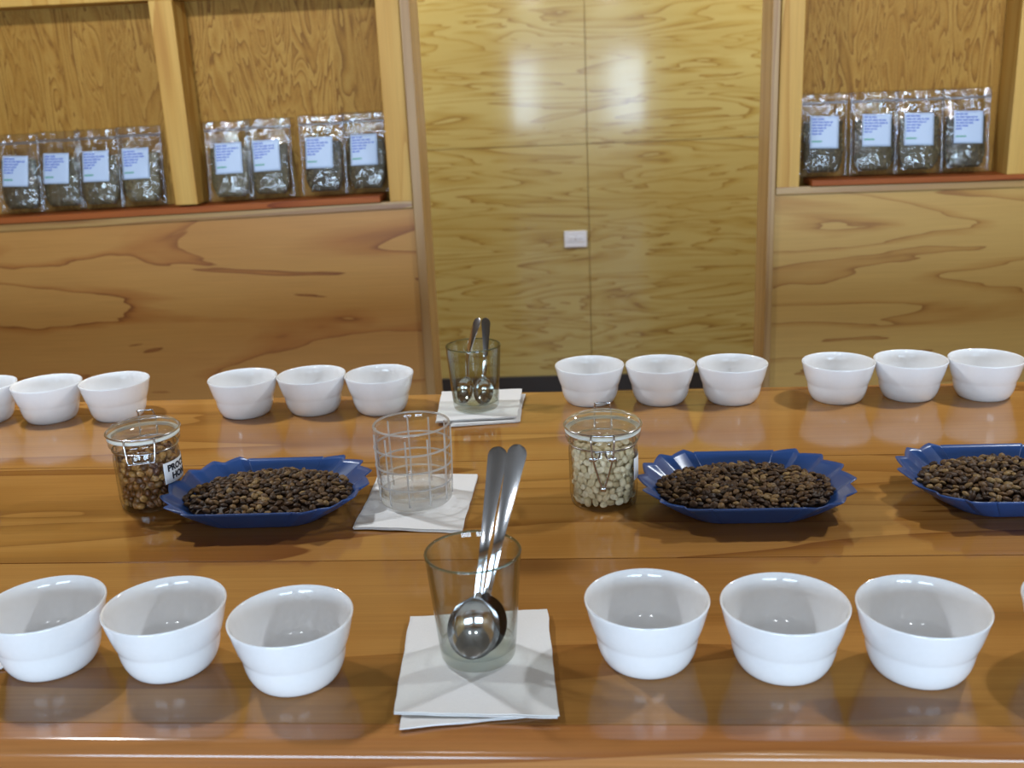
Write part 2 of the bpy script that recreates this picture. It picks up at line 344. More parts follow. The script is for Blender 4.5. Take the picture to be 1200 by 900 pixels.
# partition, left and right of the doorway
LS, RS = dict(sz=0.020), dict(sz=-0.006)
struct('wall_left', [(-2.8, -0.42, WY, WY + 0.012, 0, Z(0.160), LS), ], M['panel_left'])
struct('wall_left_niche', [(-2.8, -0.42, WY + 0.094, WY + 0.106, 0, 2.78)], M['niche'])
struct('wall_right', [(0.522, 2.8, WY, WY + 0.012, 0, Z(0.158), RS)], M['panel_right'])
struct('wall_right_niche', [(0.522, 2.8, WY + 0.094, WY + 0.106, 0, 2.78)], M['niche'])
struct('wall_left_header', [(-2.8, -0.42, WY - 0.002, WY + 0.092, Z(0.695), 2.78)], M['stud'], 0.003)
struct('wall_right_header', [(0.522, 2.8, WY - 0.002, WY + 0.092, Z(0.695), 2.78)], M['stud'], 0.003)
struct('wall_lintel', [(-0.42, 0.522, WY, WY + 0.1, 2.15, 2.78)], M['panel_left'])
struct('trim_1', [(-0.482, -0.422, WY - 0.004, WY + 0.092, Z(0.168), Z(0.694))], M['stud'], 0.002)
struct('trim_2', [(0.524, 0.582, WY - 0.004, WY + 0.092, Z(0.164), Z(0.694))], M['stud'], 0.002)
struct('trim_3', [(-1.060, -0.999, WY - 0.004, WY + 0.092, Z(0.180), Z(0.694))], M['stud'], 0.002)
struct('trim_4', [(1.100, 1.162, WY - 0.004, WY + 0.092, Z(0.178), Z(0.694))], M['stud'], 0.002)
struct('trim_5', [(-0.420, -0.394, WY - 0.012, WY + 0.135, 0, 2.15)], M['jamb'], 0.002)
struct('trim_6', [(0.501, 0.5205, WY - 0.012, WY + 0.135, 0, 2.15)], M['jamb'], 0.002)
struct('trim_7', [(-2.8, -0.4215, WY - 0.006, WY + 0.02, Z(0.158), Z(0.178), LS)], M['batten'], 0.002)
struct('trim_8', [(0.5225, 2.8, WY - 0.006, WY + 0.02, Z(0.152), Z(0.171), RS)], M['batten'], 0.002)
tag(struct('shelf_board', [(-2.8, -0.506, WY - 0.012, WY + 0.093, Z(0.1785), Z(0.1955), LS)], M['sill'], 0.002), 'red stained shelf board under the bags left of the doorway', 'shelf', 'red shelf boards', 'thing')
tag(struct('shelf_board', [(0.612, 2.8, WY - 0.012, WY + 0.093, Z(0.1715), Z(0.1855), RS)], M['sill'], 0.002), 'red stained shelf board under the bags right of the doorway', 'shelf', 'red shelf boards', 'thing')

# wall outlet on the corridor wall
ot = empty('wall_outlet', (0.0085, 4.999, Z(-0.302)), 0, 'white wall outlet plate on the corridor plywood beside the seam', 'outlet')
bm = bmesh.new(); box(bm, -0.055, 0.055, -0.008, 0, -0.040, 0.040, 0.003); link('cover_plate', bm, M['plate'], ot)
for sx_ in (-0.022, 0.022):
    bm = bmesh.new(); box(bm, sx_ - 0.015, sx_ + 0.015, -0.0105, -0.007, -0.014, 0.014, 0.002); so = link('socket', bm, M['plate'], ot)
    bm = bmesh.new()
    for q in (-0.006, 0.006): box(bm, sx_ + q - 0.0012, sx_ + q + 0.0012, -0.0109, -0.0100, -0.004, 0.006)
    link('slot', bm, M['socket_dark'], so)
bm = bmesh.new(); bmesh.ops.create_uvsphere(bm, u_segments=12, v_segments=6, radius=0.0035, matrix=Matrix.Translation((0, -0.008, 0))); link('screw', bm, M['wire'], ot)

# ------------------------------------------------------------------ the long table
SK = -0.013
tb = empty('cupping_table', (0, 1.08, 0), 0, 'long varnished wooden counter carrying the bowls, jars and trays', 'table')
def tpart(name, mat, boxes, bev=0.0, seg=3):
    bm = bmesh.new()
    for b in boxes: box(bm, *b, bev, seg, sx=SK)
    o = link(name, bm, mat, tb); o.location = (0, -1.08, 0); return o
TX0, TX1 = -2.2, 2.2
tpart('plank', M['table1'], [(TX0, TX1, 1.2165, 1.508, TZ - 0.04, TZ)], 0.0008, 2)
tpart('plank', M['table2'], [(TX0, TX1, 0.9385, 1.2155, TZ - 0.04, TZ)], 0.0008, 2)
tpart('plank', M['table3'], [(TX0, TX1, 0.662, 0.9375, TZ - 0.04, TZ)], 0.0008, 2)
bm = bmesh.new()
pf = [(0.6618, TZ - 0.026), (0.6618, TZ - 0.0001), (0.6455, TZ - 0.0002), (0.6440, TZ - 0.0002)] + [(0.6440 - 0.012 * math.sin(PI / 2 * k / 7), TZ - 0.0122 + 0.012 * math.cos(PI / 2 * k / 7)) for k in range(1, 8)] + [(0.6318, TZ - 0.022), (0.6335, TZ - 0.0255)]
ends = [[bm.verts.new((x, y + SK * x, z)) for y, z in pf] for x in (TX0, TX1)]
for k in range(len(pf)):
    q = (k + 1) % len(pf); bm.faces.new((ends[0][k], ends[0][q], ends[1][q], ends[1][k]))
bm.faces.new(ends[0]); bm.faces.new(ends[1][::-1]); bmesh.ops.recalc_face_normals(bm, faces=bm.faces)
link('front_edge', bm, M['edge'], tb, True, sharp=30).location = (0, -1.08, 0)
tpart('apron', M['apron'], [(TX0, TX1, 0.640, 0.665, TZ - 0.16, TZ - 0.0265)], 0.001)
for lx in (-2.05, -0.05, 2.05):
    for ly in (0.72, 1.44):
        tpart('leg', M['edge'], [(lx - 0.04, lx + 0.04, ly - 0.04, ly + 0.04, 0, TZ - 0.0405)], 0.004)

# ------------------------------------------------------------------ cupping bowls
BOWL = [(0, .0022), (.0285, .0022), (.0296, 0), (.0330, 0), (.0352, .0020), (.0376, .0058), (.0398, .0108), (.0413, .0165), (.0421, .0215), (.0425, .0246), (.0429, .0264), (.0438, .0282), (.0446, .0302), (.0466, .0365), (.0485, .0440), (.0500, .0505), (.0511, .0545), (.0512, .0556), (.0506, .0563), (.0498, .0560), (.0491, .0550),
        (.0476, .0480), (.0458, .0390), (.0438, .0310), (.0412, .0215), (.0372, .0135), (.0290, .0085), (.0150, .0064), (0, .0060)]
bm = bmesh.new(); lathe(bm, BOWL, 72)
bowl0 = link('cupping_bowl', bm, M['porcelain'], None, True, sharp=60)
FR = [(-0.460, 0.7563, 'white bowl at the left end of the front row, cut by the photo edge'),
      (-0.3525, 0.7522, 'second white bowl from the left in the front row'),
      (-0.2392, 0.7324, 'white bowl in the front row just left of the glass with two spoons'),
      (0.0520, 0.7539, 'white bowl in the front row just right of the glass with two spoons'),
      (0.1614, 0.7434, 'front row white bowl, middle of the three right of the spoon glass'),
      (0.2676, 0.7365, 'front row white bowl, third to the right of the spoon glass'),
      (0.3990, 0.7400, 'white bowl at the right end of the front row, only a sliver visible')]
BK = [(-0.9060, 1.4390, 'white bowl at the left end of the back row, cut by the photo edge'),
      (-0.8025, 1.4381, 'second white bowl from the left in the back row'),
      (-0.6985, 1.4420, 'back row white bowl behind the jar of brown beans'),
      (-0.5005, 1.4409, 'back row white bowl, leftmost of the three left of the back glass'),
      (-0.3975, 1.4470, 'back row white bowl, middle of the three left of the back glass'),
      (-0.2940, 1.4417, 'back row white bowl nearest the back glass on its left'),
      (0.0182, 1.4602, 'back row white bowl behind the jar of pale beans'),
      (0.1222, 1.4547, 'back row white bowl below the doorway, between two others, right of the pale jar'),
      (0.2260, 1.4492, 'back row white bowl in front of the right door jamb'),
      (0.3765, 1.4422, 'fourth white bowl from the right of the pale jar, leftmost of the far right three'),
      (0.4795, 1.4452, 'back row white bowl, second from the right end'),
      (0.5830, 1.4395, 'white bowl at the right end of the back row')]
BK[9] = (0.3765, 1.4422, 'back row white bowl, third from the right end')
first = True
for row, grp in ((FR, 'white cupping bowls in the front row'), (BK, 'white cupping bowls in the back row')):
    for x, y, lab in row:
        o = bowl0 if first else bowl0.copy()
        if not first: C.objects.link(o)
        first = False
        o.location = (x, y, TZ); o.rotation_euler = (0, 0, random.uniform(0, 6))
        tag(o, lab, 'bowl', grp)

# ------------------------------------------------------------------ paper napkins
def napkin(corners, z, plies, label, group, seed, thick=0.0007, fold=0.0008):
    """a folded paper napkin: plies, each a wavy sheet with thickness; corners run back-left, back-right, front-right, front-left"""
    bm = bmesh.new(); n = 18
    c = [Vector((x, y, 0)) for x, y in corners]
    for k in range(plies):
        off = [Vector((random.uniform(-1, 1), random.uniform(-1, 1), 0)) * 0.0022 for _ in range(4)]
        g = []
        for lay in (0, 1):
            rows = []
            for j in range(n + 1):
                row = []
                for i in range(n + 1):
                    s, t = i / n, j / n
                    p = (c[3] + off[3]) * (1 - s) * (1 - t) + (c[2] + off[2]) * s * (1 - t) + (c[1] + off[1]) * s * t + (c[0] + off[0]) * (1 - s) * t
                    w = noise.noise((p.x * 28 + seed, p.y * 28, 0.0)) * fold
                    e = min(s, 1 - s, t, 1 - t)
                    lift = max(0, 0.10 - e) * 0.010 * (0.5 + noise.noise((p.x * 15 + seed, p.y * 15, 3.0)))
                    p = p + Vector((noise.noise((p.y * 40, seed, 1.0)) * 0.0012, noise.noise((p.x * 40, seed, 2.0)) * 0.0012, 0))
                    row.append(bm.verts.new((p.x, p.y, z + k * (thick * 1.35) + lay * thick + max(0, w + fold * 0.6) * 0.6 + max(0, lift))))
                rows.append(row)
            g.append(rows)
        for lay, rows in enumerate(g):
            for j in range(n):
                for i in range(n):
                    q = (rows[j][i], rows[j][i + 1], rows[j + 1][i + 1], rows[j + 1][i])
                    bm.faces.new(q if lay else q[::-1])
        rim = [(i, 0) for i in range(n)] + [(n, j) for j in range(n)] + [(i, n) for i in range(n, 0, -1)] + [(0, j) for j in range(n, 0, -1)]
        for a, b in zip(rim, rim[1:] + rim[:1]):
            bm.faces.new((g[0][a[1]][a[0]], g[0][b[1]][b[0]], g[1][b[1]][b[0]], g[1][a[1]][a[0]]))
    o = link('napkin', bm, M['paper'], None, True, sharp=50)
    o_c = sum(c, Vector()) / 4
    for v in o.data.vertices: v.co -= Vector((o_c.x, o_c.y, z))
    o.location = (o_c.x, o_c.y, z)
    return tag(o, label, 'napkin', group)
napkin([(-0.153, 0.810), (-0.034, 0.822), (-0.026, 0.674), (-0.138, 0.656)], TZ + 0.0002, 2, 'white paper napkin underneath, lower of the two below the front spoon glass', 'folded napkins on the table', 1.3)
napkin([(-0.156, 0.817), (-0.033, 0.827), (-0.022, 0.664), (-0.1465, 0.669)], TZ + 0.0034, 2, 'white paper napkin on top, directly under the front spoon glass', 'folded napkins on the table', 4.1)
napkin([(-0.249, 1.168), (-0.126, 1.166), (-0.129, 1.003), (-0.250, 1.013)], TZ + 0.0002, 3, 'white folded napkin under the square-cut water glass', 'folded napkins on the table', 7.7)
napkin([(-0.206, 1.495), (-0.082, 1.492), (-0.084, 1.366), (-0.178, 1.352)], TZ + 0.0002, 3, 'white paper napkin underneath, lower of the two below the back glass', 'folded napkins on the table', 9.2)
napkin([(-0.208, 1.497), (-0.087, 1.502), (-0.088, 1.372), (-0.201, 1.360)], TZ + 0.0044, 3, 'white paper napkin on top, directly under the back glass', 'folded napkins on the table', 12.9)
napkin([(-0.640, 0.800), (-0.517, 0.788), (-0.4975, 0.743), (-0.640, 0.690)], TZ + 0.0002, 2, 'white napkin corner at the left photo edge beside the end bowl', 'folded napkins on the table', 15.5)

# ------------------------------------------------------------------ tumblers
def tumbler(name, x, y, z, rb, rt, h, label, mat, group):
    base, wall = 0.0110, 0.0019
    R_ = lambda zz: rb + (rt - rb) * zz / h
    bm = bmesh.new()
    lathe(bm, [(R_(base), base)] + [(R_(base + (h - base) * t), base + (h - base) * t) for t in (.15, .3, .5, .7, .85, .97)] +
          [(rt, h - .0010), (rt - .0006, h - .0002), (rt - wall * .5, h), (rt - wall + .0004, h - .0003), (rt - wall, h - .0012)] +
          [(R_(base + (h - base) * t) - wall, base + (h - base) * t) for t in (.9, .7, .5, .3, .1)] + [(R_(base) - wall, base), (R_(base), base)], 80)
    o = link(name, bm, mat, None, True, sharp=70, loc=(x, y, z))
    bm = bmesh.new()
    lathe(bm, [(0, .0012), (rb - .006, .0012), (rb - .003, 0), (rb - .001, .0006), (rb, .0025), (R_(base) - .0001, base - .0003), (R_(base) - wall, base - .0003), (rb - wall - .004, base - .0012), (rb * .6, base - .0022), (0, base - .0024)], 80)
    link('thick_base', bm, M['tumbler_base'], o, True, sharp=50)
    bm = bmesh.new(); tube(bm, [((rt - .00095) * math.cos(2 * PI * i / 72), (rt - .00095) * math.sin(2 * PI * i / 72), h - .0004) for i in range(72)], .0011, 8, True)
    link('rounded_rim', bm, M['rim_glass'], o, True)
    return tag(o, label, 'glass', group)
GF, GB = (-0.0887, 0.7520), (-0.1489, 1.4175)
ZF, ZM, ZB = TZ + 0.0066, TZ + 0.0042, TZ + 0.0090
tumbler('glass_tumbler', *GF, ZF, 0.0312, 0.0396, 0.0945, 'plain glass tumbler in front, holding two spoons with tall handles', M['tumbler'], 'glass tumblers holding spoons')
tumbler('glass_tumbler', *GB, ZB, 0.0330, 0.0398, 0.0930, 'plain glass tumbler at the back of the table in front of the doorway', M['tumbler_green'], 'glass tumblers holding spoons')
# square-cut water glass: thin wall, thick foot, a net of cut lines
GM = (-0.1902, 1.0900)
rbm, rtm, hm = 0.0415, 0.0440, 0.0925
def RM(z): return rbm + (rtm - rbm) * z / hm + 0.0006 * math.sin(PI * min(1, z / hm))
bm = bmesh.new()
lathe(bm, [(RM(.012), .012)] + [(RM(hm * t), hm * t) for t in (.2, .35, .5, .65, .8, .92, .98)] + [(rtm - .0003, hm - .0008), (rtm - .0010, hm), (rtm - .0018, hm), (rtm - .0024, hm - .0010)] +
      [(RM(hm * t) - .0026, hm * t) for t in (.9, .7, .5, .3, .2)] + [(RM(.012) - .0026, .012), (RM(.012), .012)], 96)
wg = link('water_glass', bm, M['cut_glass'], None, True, sharp=70, loc=(GM[0], GM[1], ZM))
wg.rotation_euler = (0, 0, 0.12)
tag(wg, 'short clear water glass with cut square pattern on a napkin mid-table', 'glass')
bm = bmesh.new()
lathe(bm, [(0, .0012), (rbm - .007, .0012), (rbm - .004, 0), (rbm - .0015, .0008), (rbm, .003), (RM(.0118), .0118), (RM(.0118) - .003, .0118), (rbm - .012, .0104), (0, .0098)], 96)
link('thick_base', bm, M['cut_base'], wg, True, sharp=50)
for k in range(11):
    a = 2 * PI * k / 11
    bm = bmesh.new(); tube(bm, [(RM(z) * math.cos(a), RM(z) * math.sin(a), z) for z in [.006 + .0795 * i / 10 for i in range(11)]], .0011, 6)
    link('cut_line', bm, M['cut_line'], wg, True)
for zz in (.026, .047, .068):
    bm = bmesh.new(); tube(bm, [(RM(zz) * math.cos(2 * PI * i / 60), RM(zz) * math.sin(2 * PI * i / 60), zz) for i in range(60)], .0012, 6, True)
    link('cut_ring', bm, M['cut_line'], wg, True)
bm = bmesh.new(); tube(bm, [((rtm - .0012) * math.cos(2 * PI * i / 72), (rtm - .0012) * math.sin(2 * PI * i / 72), hm - .0002) for i in range(72)], .0013, 8, True)
link('rounded_lip', bm, M['cut_line'], wg, True)
bm = bmesh.new(); lathe(bm, [(0, .0121), (rbm - .006, .0121), (RM(.014) - .0029, .0135), (RM(.03) - .0029, .0300), (RM(.04) - .0029, .0402), (rbm - .0040, .0398), (0, .0398)], 72)
tag(link('water', bm, M['water'], None, True, sharp=60, loc=(GM[0], GM[1], ZM)), 'clear water filling the lower half of the square-cut glass', 'water')

# ------------------------------------------------------------------ spoons
def spoon_bm(L=0.190, bl=0.050, bw=0.0455, hw=0.0185):
    """round-bowled spoon along +Y (bowl tip at 0), hollow side up"""
    bm = bmesh.new(); nu, nv = 46, 12
    def prof(s):
        y = s * L
        if y < bl:
            t = y / bl; w = bw / 2 * math.sqrt(max(0.0, 1 - (2 * t - 1) ** 2)); w = max(w, 0.0028 if t > 0.8 else 0.0004)
        elif y < bl + 0.028:
            t = (y - bl) / 0.028; w = 0.0030 + 0.0004 * t
        else:
            t = (y - bl - 0.028) / (L - bl - 0.028); w = 0.0034 + (hw / 2 - 0.0034) * (t ** 1.25)
            e = (L - y) / 0.010
            if e < 1: w *= math.sqrt(max(0.004, 1 - (1 - max(0, e)) ** 2))
        return y, w
    us = [0.5 * (1 - math.cos(PI * i / 18)) * bl / L for i in range(19)] + [bl / L + (1 - bl / L) * (1 - (1 - i / (nu - 18)) ** 1.25) for i in range(1, nu - 18)] + [1 - 0.010 / L * q for q in (0.8, 0.6, 0.42, 0.28, 0.16, 0.07, 0.02, 0.0)]
    us = sorted(set(us))
    top, bot = [], []
    for s in us:
        y, w = prof(s); rt, rb_ = [], []
        if y < bl: zc = 0
        else:
            t = (y - bl) / (L - bl); zc = 0.0075 * math.sin(min(1, t * 2.6) * PI / 2) - 0.017 * max(0, t - 0.30) ** 1.5
        for i in range(nv + 1):
            u = -1 + 2 * i / nv; x = u * w
            if y < bl:
                ry = (2 * y / bl - 1); d = 1 - min(1, ry * ry + (x / (bw / 2)) ** 2); z = -0.0115 * d ** 0.8
                if y > bl * 0.75: z = z * 1.0
            else: z = zc - 0.0003 * u * u
            rt.append(bm.verts.new((x, y, z + 0.0006))); rb_.append(bm.verts.new((x * 0.985, y, z - 0.0008)))
        top.append(rt); bot.append(rb_)
    for j in range(len(us) - 1):
        for i in range(nv):
            bm.faces.new((top[j][i], top[j][i + 1], top[j + 1][i + 1], top[j + 1][i])); bm.faces.new((bot[j][i + 1], bot[j][i], bot[j + 1][i], bot[j + 1][i + 1]))
        bm.faces.new((top[j][0], top[j + 1][0], bot[j + 1][0], bot[j][0])); bm.faces.new((top[j + 1][nv], top[j][nv], bot[j][nv], bot[j + 1][nv]))
    bm.faces.new(top[0][::-1] + bot[0]); bm.faces.new(top[-1] + bot[-1][::-1])
    bmesh.ops.recalc_face_normals(bm, faces=bm.faces)
    return bm
def spoon(bowl_c, tip, face, label, group, sc=1.0, dims={}):
    b, t = Vector(bowl_c), Vector(tip); d = (t - b).normalized()
    zf = Vector(face); zf = (zf - d * zf.dot(d)).normalized(); x = d.cross(zf)
    o = link('spoon', spoon_bm(**dims), M['steel'], None, True, sharp=60)
    org = b - d * dims.get('bl', 0.050) / 2 * sc
    o.matrix_world = Matrix(((x.x * sc, d.x * sc, zf.x * sc, org.x), (x.y * sc, d.y * sc, zf.y * sc, org.y), (x.z * sc, d.z * sc, zf.z * sc, org.z), (0, 0, 0, 1)))
    return tag(o, label, 'spoon', group)
G1 = 'steel cupping spoons standing in glasses'
SF = dict(L=0.176, bl=0.049, bw=0.0430, hw=0.0180)
spoon((-0.0900, 0.7375, TZ + 0.0382), (-0.0672, 0.8080, TZ + 0.1730), (0.06, -0.80, 0.60), 'steel spoon in the front glass, round bowl facing the camera, left handle', G1, 1.0, SF)
spoon((-0.0845, 0.7445, TZ + 0.0385), (-0.0505, 0.8060, TZ + 0.1725), (0.10, -0.86, 0.52), 'steel spoon nested behind another in the front glass, right handle', G1, 1.0, SF)
SM = dict(L=0.128, bl=0.040, bw=0.0295, hw=0.0150)
spoon((-0.1640, 1.4150, TZ + 0.0350), (-0.1440, 1.4500, TZ + 0.1330), (-0.55, -0.75, 0.30), 'steel spoon in the back glass, left of the two handles', G1, 1.0, SM)
spoon((-0.1370, 1.4120, TZ + 0.0340), (-0.1310, 1.4540, TZ + 0.1370), (0.25, -0.90, 0.2), 'steel spoon in the back glass, right handle rising highest', G1, 1.0, SM)

# ------------------------------------------------------------------ beans
def bean_bm(l=0.0108, w=0.0080, h=0.0048, crease=True, nu=12, nv=8):
    """a coffee bean: flat face with a crease up (+Z), round back down"""
    bm = bmesh.new()
    bmesh.ops.create_uvsphere(bm, u_segments=nu, v_segments=nv, radius=1)
    for v in bm.verts:
        x, y, z = v.co
        zz = z * h * (0.42 if z > 0 else 0.62)
        if crease and z > 0.15: zz -= 0.0017 * math.exp(-(y * w / 2 / 0.0007) ** 2) * min(1, (z - 0.15) * 3)
        v.co = (x * l / 2, y * w / 2 * (1 - 0.06 * x), zz)
    return bm
def bean_mesh(name, mat, **k):
    bm = bean_bm(**k); me = bpy.data.meshes.new(name); bm.to_mesh(me); bm.free(); me.materials.append(mat)
    for p in me.polygons: p.use_smooth = True
    return me
ROAST = bean_mesh('roasted_bean', M['roast'])
HONEY = bean_mesh('honey_bean', M['honey'], l=0.0112, w=0.0084, h=0.0062)
PARCH = bean_mesh('parchment_bean', M['parchment'], l=0.0116, w=0.0084, h=0.0064)
def rand_rot(tilt): 
    flip = PI if random.random() < 0.5 else 0
    return Matrix.Rotation(random.gauss(0, tilt), 4, 'X') @ Matrix.Rotation(random.gauss(0, tilt), 4, 'Y') @ Matrix.Rotation(random.uniform(0, 2 * PI), 4, 'Z') @ Matrix.Rotation(flip, 4, 'X')
def heap(name, mesh, mats, extra, mat, label, cat):
    """many beans nobody could count, as one object"""
    bm = bmesh.new()
    if extra: extra(bm)
    base = bmesh.new(); base.from_mesh(mesh)
    vs = [v.co.copy() for v in base.verts]; fs = [[v.index for v in f.verts] for f in base.faces]; base.free()
    for mt in mats:
        nv = [bm.verts.new(mt @ v) for v in vs]
        for f in fs: bm.faces.new([nv[i] for i in f])
    o = link(name, bm, mat, None, True)
    return tag(o, label, cat, kind='stuff')

# ------------------------------------------------------------------ blue sample trays
def tray_outline(s):
    """s in 0..1 round the tray: straight long sides, fluted rounded ends. returns x, y (unit rim), flute 0..1"""
    half = 0.047; a, b = 0.1135, 0.0845
    segs = [('b', 0.22), ('r', 0.28), ('f', 0.22), ('l', 0.28)]
    acc = 0
    for k, w in segs:
        if s <= acc + w or k == 'l':
            t = (s - acc) / w; break
        acc += w
    if k == 'b': return -half + 2 * half * t, b, 0
    if k == 'f': return half - 2 * half * t, -b, 0
    th = PI / 2 - PI * t
    e = 0.96
    cx = math.copysign(abs(math.cos(th)) ** e, math.cos(th)); cy = math.copysign(abs(math.sin(th)) ** e, math.sin(th))
    ph = (t * 7.0) % 1.0
    tri = (ph / 0.74) if ph < 0.74 else (1 - ph) / 0.26
    if k == 'r': return half + (a - half) * cx, b * cy, tri - 0.35
    return -(half + (a - half) * cx), -b * cy, tri - 0.35
def tray_bm():
    bm = bmesh.new(); n = 400; hts = [0, 0.0, 0.10, 0.35, 0.65, 0.88, 1.0]; H = 0.0305; ring = []
    for k, t in enumerate(hts):
        row = []
        for i in range(n):
            x, y, fl = tray_outline((i + 0.5) / n)
            sc = 0.60 + 0.40 * t ** 0.85 if k else 0.57
            r = math.hypot(x, y); amp = 0.0095 * fl * t
            px, py = x * sc, y * (sc + 0.03 * (1 - t)); ux, uy = x / r, y / r
            row.append(bm.verts.new((px + ux * amp, py + uy * amp, (H * t if k > 1 else (0.0002 if k == 0 else 0.0010)) + fl * 0.0022 * t)))
        ring.append(row)
    for a, b in zip(ring, ring[1:]):
        for i in range(n): bm.faces.new((a[i], a[(i + 1) % n], b[(i + 1) % n], b[i]))
    bm.faces.new(ring[0][::-1])
    bmesh.ops.recalc_face_normals(bm, faces=bm.faces)
    return bm
def make_tray():
    o = link('sample_tray', tray_bm(), M['blue'], None, True, sharp=16)
    md = o.modifiers.new('thickness', 'SOLIDIFY'); md.thickness = 0.0013; md.offset = 1.0
    return o
TRAYS = [(-0.829, 1.085, 0.02, 'blue fluted tray at the left photo edge, only its tip showing', 0, 'at the left photo edge'),
         (-0.3605, 1.080, 0.02, 'blue fluted sample tray beside the jar of brown beans', 32, 'beside the jar of brown beans'),
         (0.1835, 1.070, 0.00, 'blue fluted sample tray beside the jar of pale beans', 32, 'beside the jar of pale beans'),
         (0.4730, 1.075, 0.00, 'blue fluted sample tray at the right photo edge', 24, 'at the right photo edge')]
tray0 = make_tray()
def mound_h(x, y):
    q = 1 - (x / 0.098) ** 2 - (y / 0.070) ** 2
    return 0.0165 + 0.0105 * max(0, q) ** 0.8 + 0.0016 * noise.noise((x * 40, y * 40, 5.0))
for ti, (tx, ty, trz, lab, nind, where) in enumerate(TRAYS):
    o = tray0 if ti == 0 else tray0.copy()
    if ti: C.objects.link(o)
    o.location = (tx, ty, TZ); o.rotation_euler = (0, 0, trz); tag(o, lab, 'tray', 'blue sample trays')
    R = Matrix.Translation((tx, ty, TZ)) @ Matrix.Rotation(trz, 4, 'Z')
    rnd = random.Random(100 + ti); pts = []
    for _ in range(9000):
        x, y = rnd.uniform(-0.096, 0.096), rnd.uniform(-0.068, 0.068)
        if (abs(x) / 0.095) ** 2.0 + (abs(y) / 0.0665) ** 2.3 > 1: continue
        if all((x - a) ** 2 + (y - b) ** 2 > 0.0064 ** 2 for a, b in pts): pts.append((x, y))
    mats = []
    for x, y in pts:
        mats.append(((x, y), R @ Matrix.Translation((x, y, mound_h(x, y) + 0.0022 + rnd.uniform(-0.0008, 0.0014))) @ rand_rot(0.32) @ Matrix.Scale(rnd.uniform(0.84, 1.05), 4)))
    inview = [m for m in mats if ti != 3 or m[1].translation.x < 0.475]
    near = sorted(inview, key=lambda m: m[1].translation.y)[:nind]
    nset = {id(m) for m in near}
    for m in near:
        b = bpy.data.objects.new('coffee_bean', ROAST); C.objects.link(b); b.matrix_world = m[1]
        tag(b, 'roasted coffee bean in front rows of the blue tray ' + where, 'coffee bean', 'roasted beans in the tray ' + where)
    def mound(bm, R=R):
        n, rings = 40, 8; prev = None; c = bm.verts.new(R @ Vector((0, 0, mound_h(0, 0) - 0.001)))
        for k in range(1, rings + 1):
            t = k / rings; row = []
            for i in range(n):
                a = 2 * PI * i / n; x = 0.092 * t * math.copysign(abs(math.cos(a)) ** 0.85, math.cos(a)); y = 0.063 * t * math.copysign(abs(math.sin(a)) ** 0.8, math.sin(a))
                row.append(bm.verts.new(R @ Vector((x, y, mound_h(x, y) - 0.001 if k < rings else 0.014))))
            for i in range(n):
                if prev is None: bm.faces.new((c, row[i], row[(i + 1) % n]))
                else: bm.faces.new((prev[i], row[i], row[(i + 1) % n], prev[(i + 1) % n]))
            prev = row
    heap('coffee_beans', ROAST, [m[1] for m in mats if id(m) not in nset], mound, M['roast'], 'heap of roasted coffee beans filling the blue tray ' + where, 'coffee beans')

# ------------------------------------------------------------------ text
def text_bm(s, size, offset=0.0, extrude=0.0):
    cu_ = bpy.data.curves.new('t', 'FONT'); cu_.body = s; cu_.size = size; cu_.align_x = 'CENTER'; cu_.align_y = 'CENTER'; cu_.offset = offset; cu_.resolution_u = 3
    ob = bpy.data.objects.new('t', cu_); C.objects.link(ob)
    bpy.context.view_layer.update()
    me = bpy.data.meshes.new_from_object(ob.evaluated_get(bpy.context.evaluated_depsgraph_get()))
    bm = bmesh.new(); bm.from_mesh(me)
    bpy.data.objects.remove(ob); bpy.data.curves.remove(cu_); bpy.data.meshes.remove(me)
    return bm

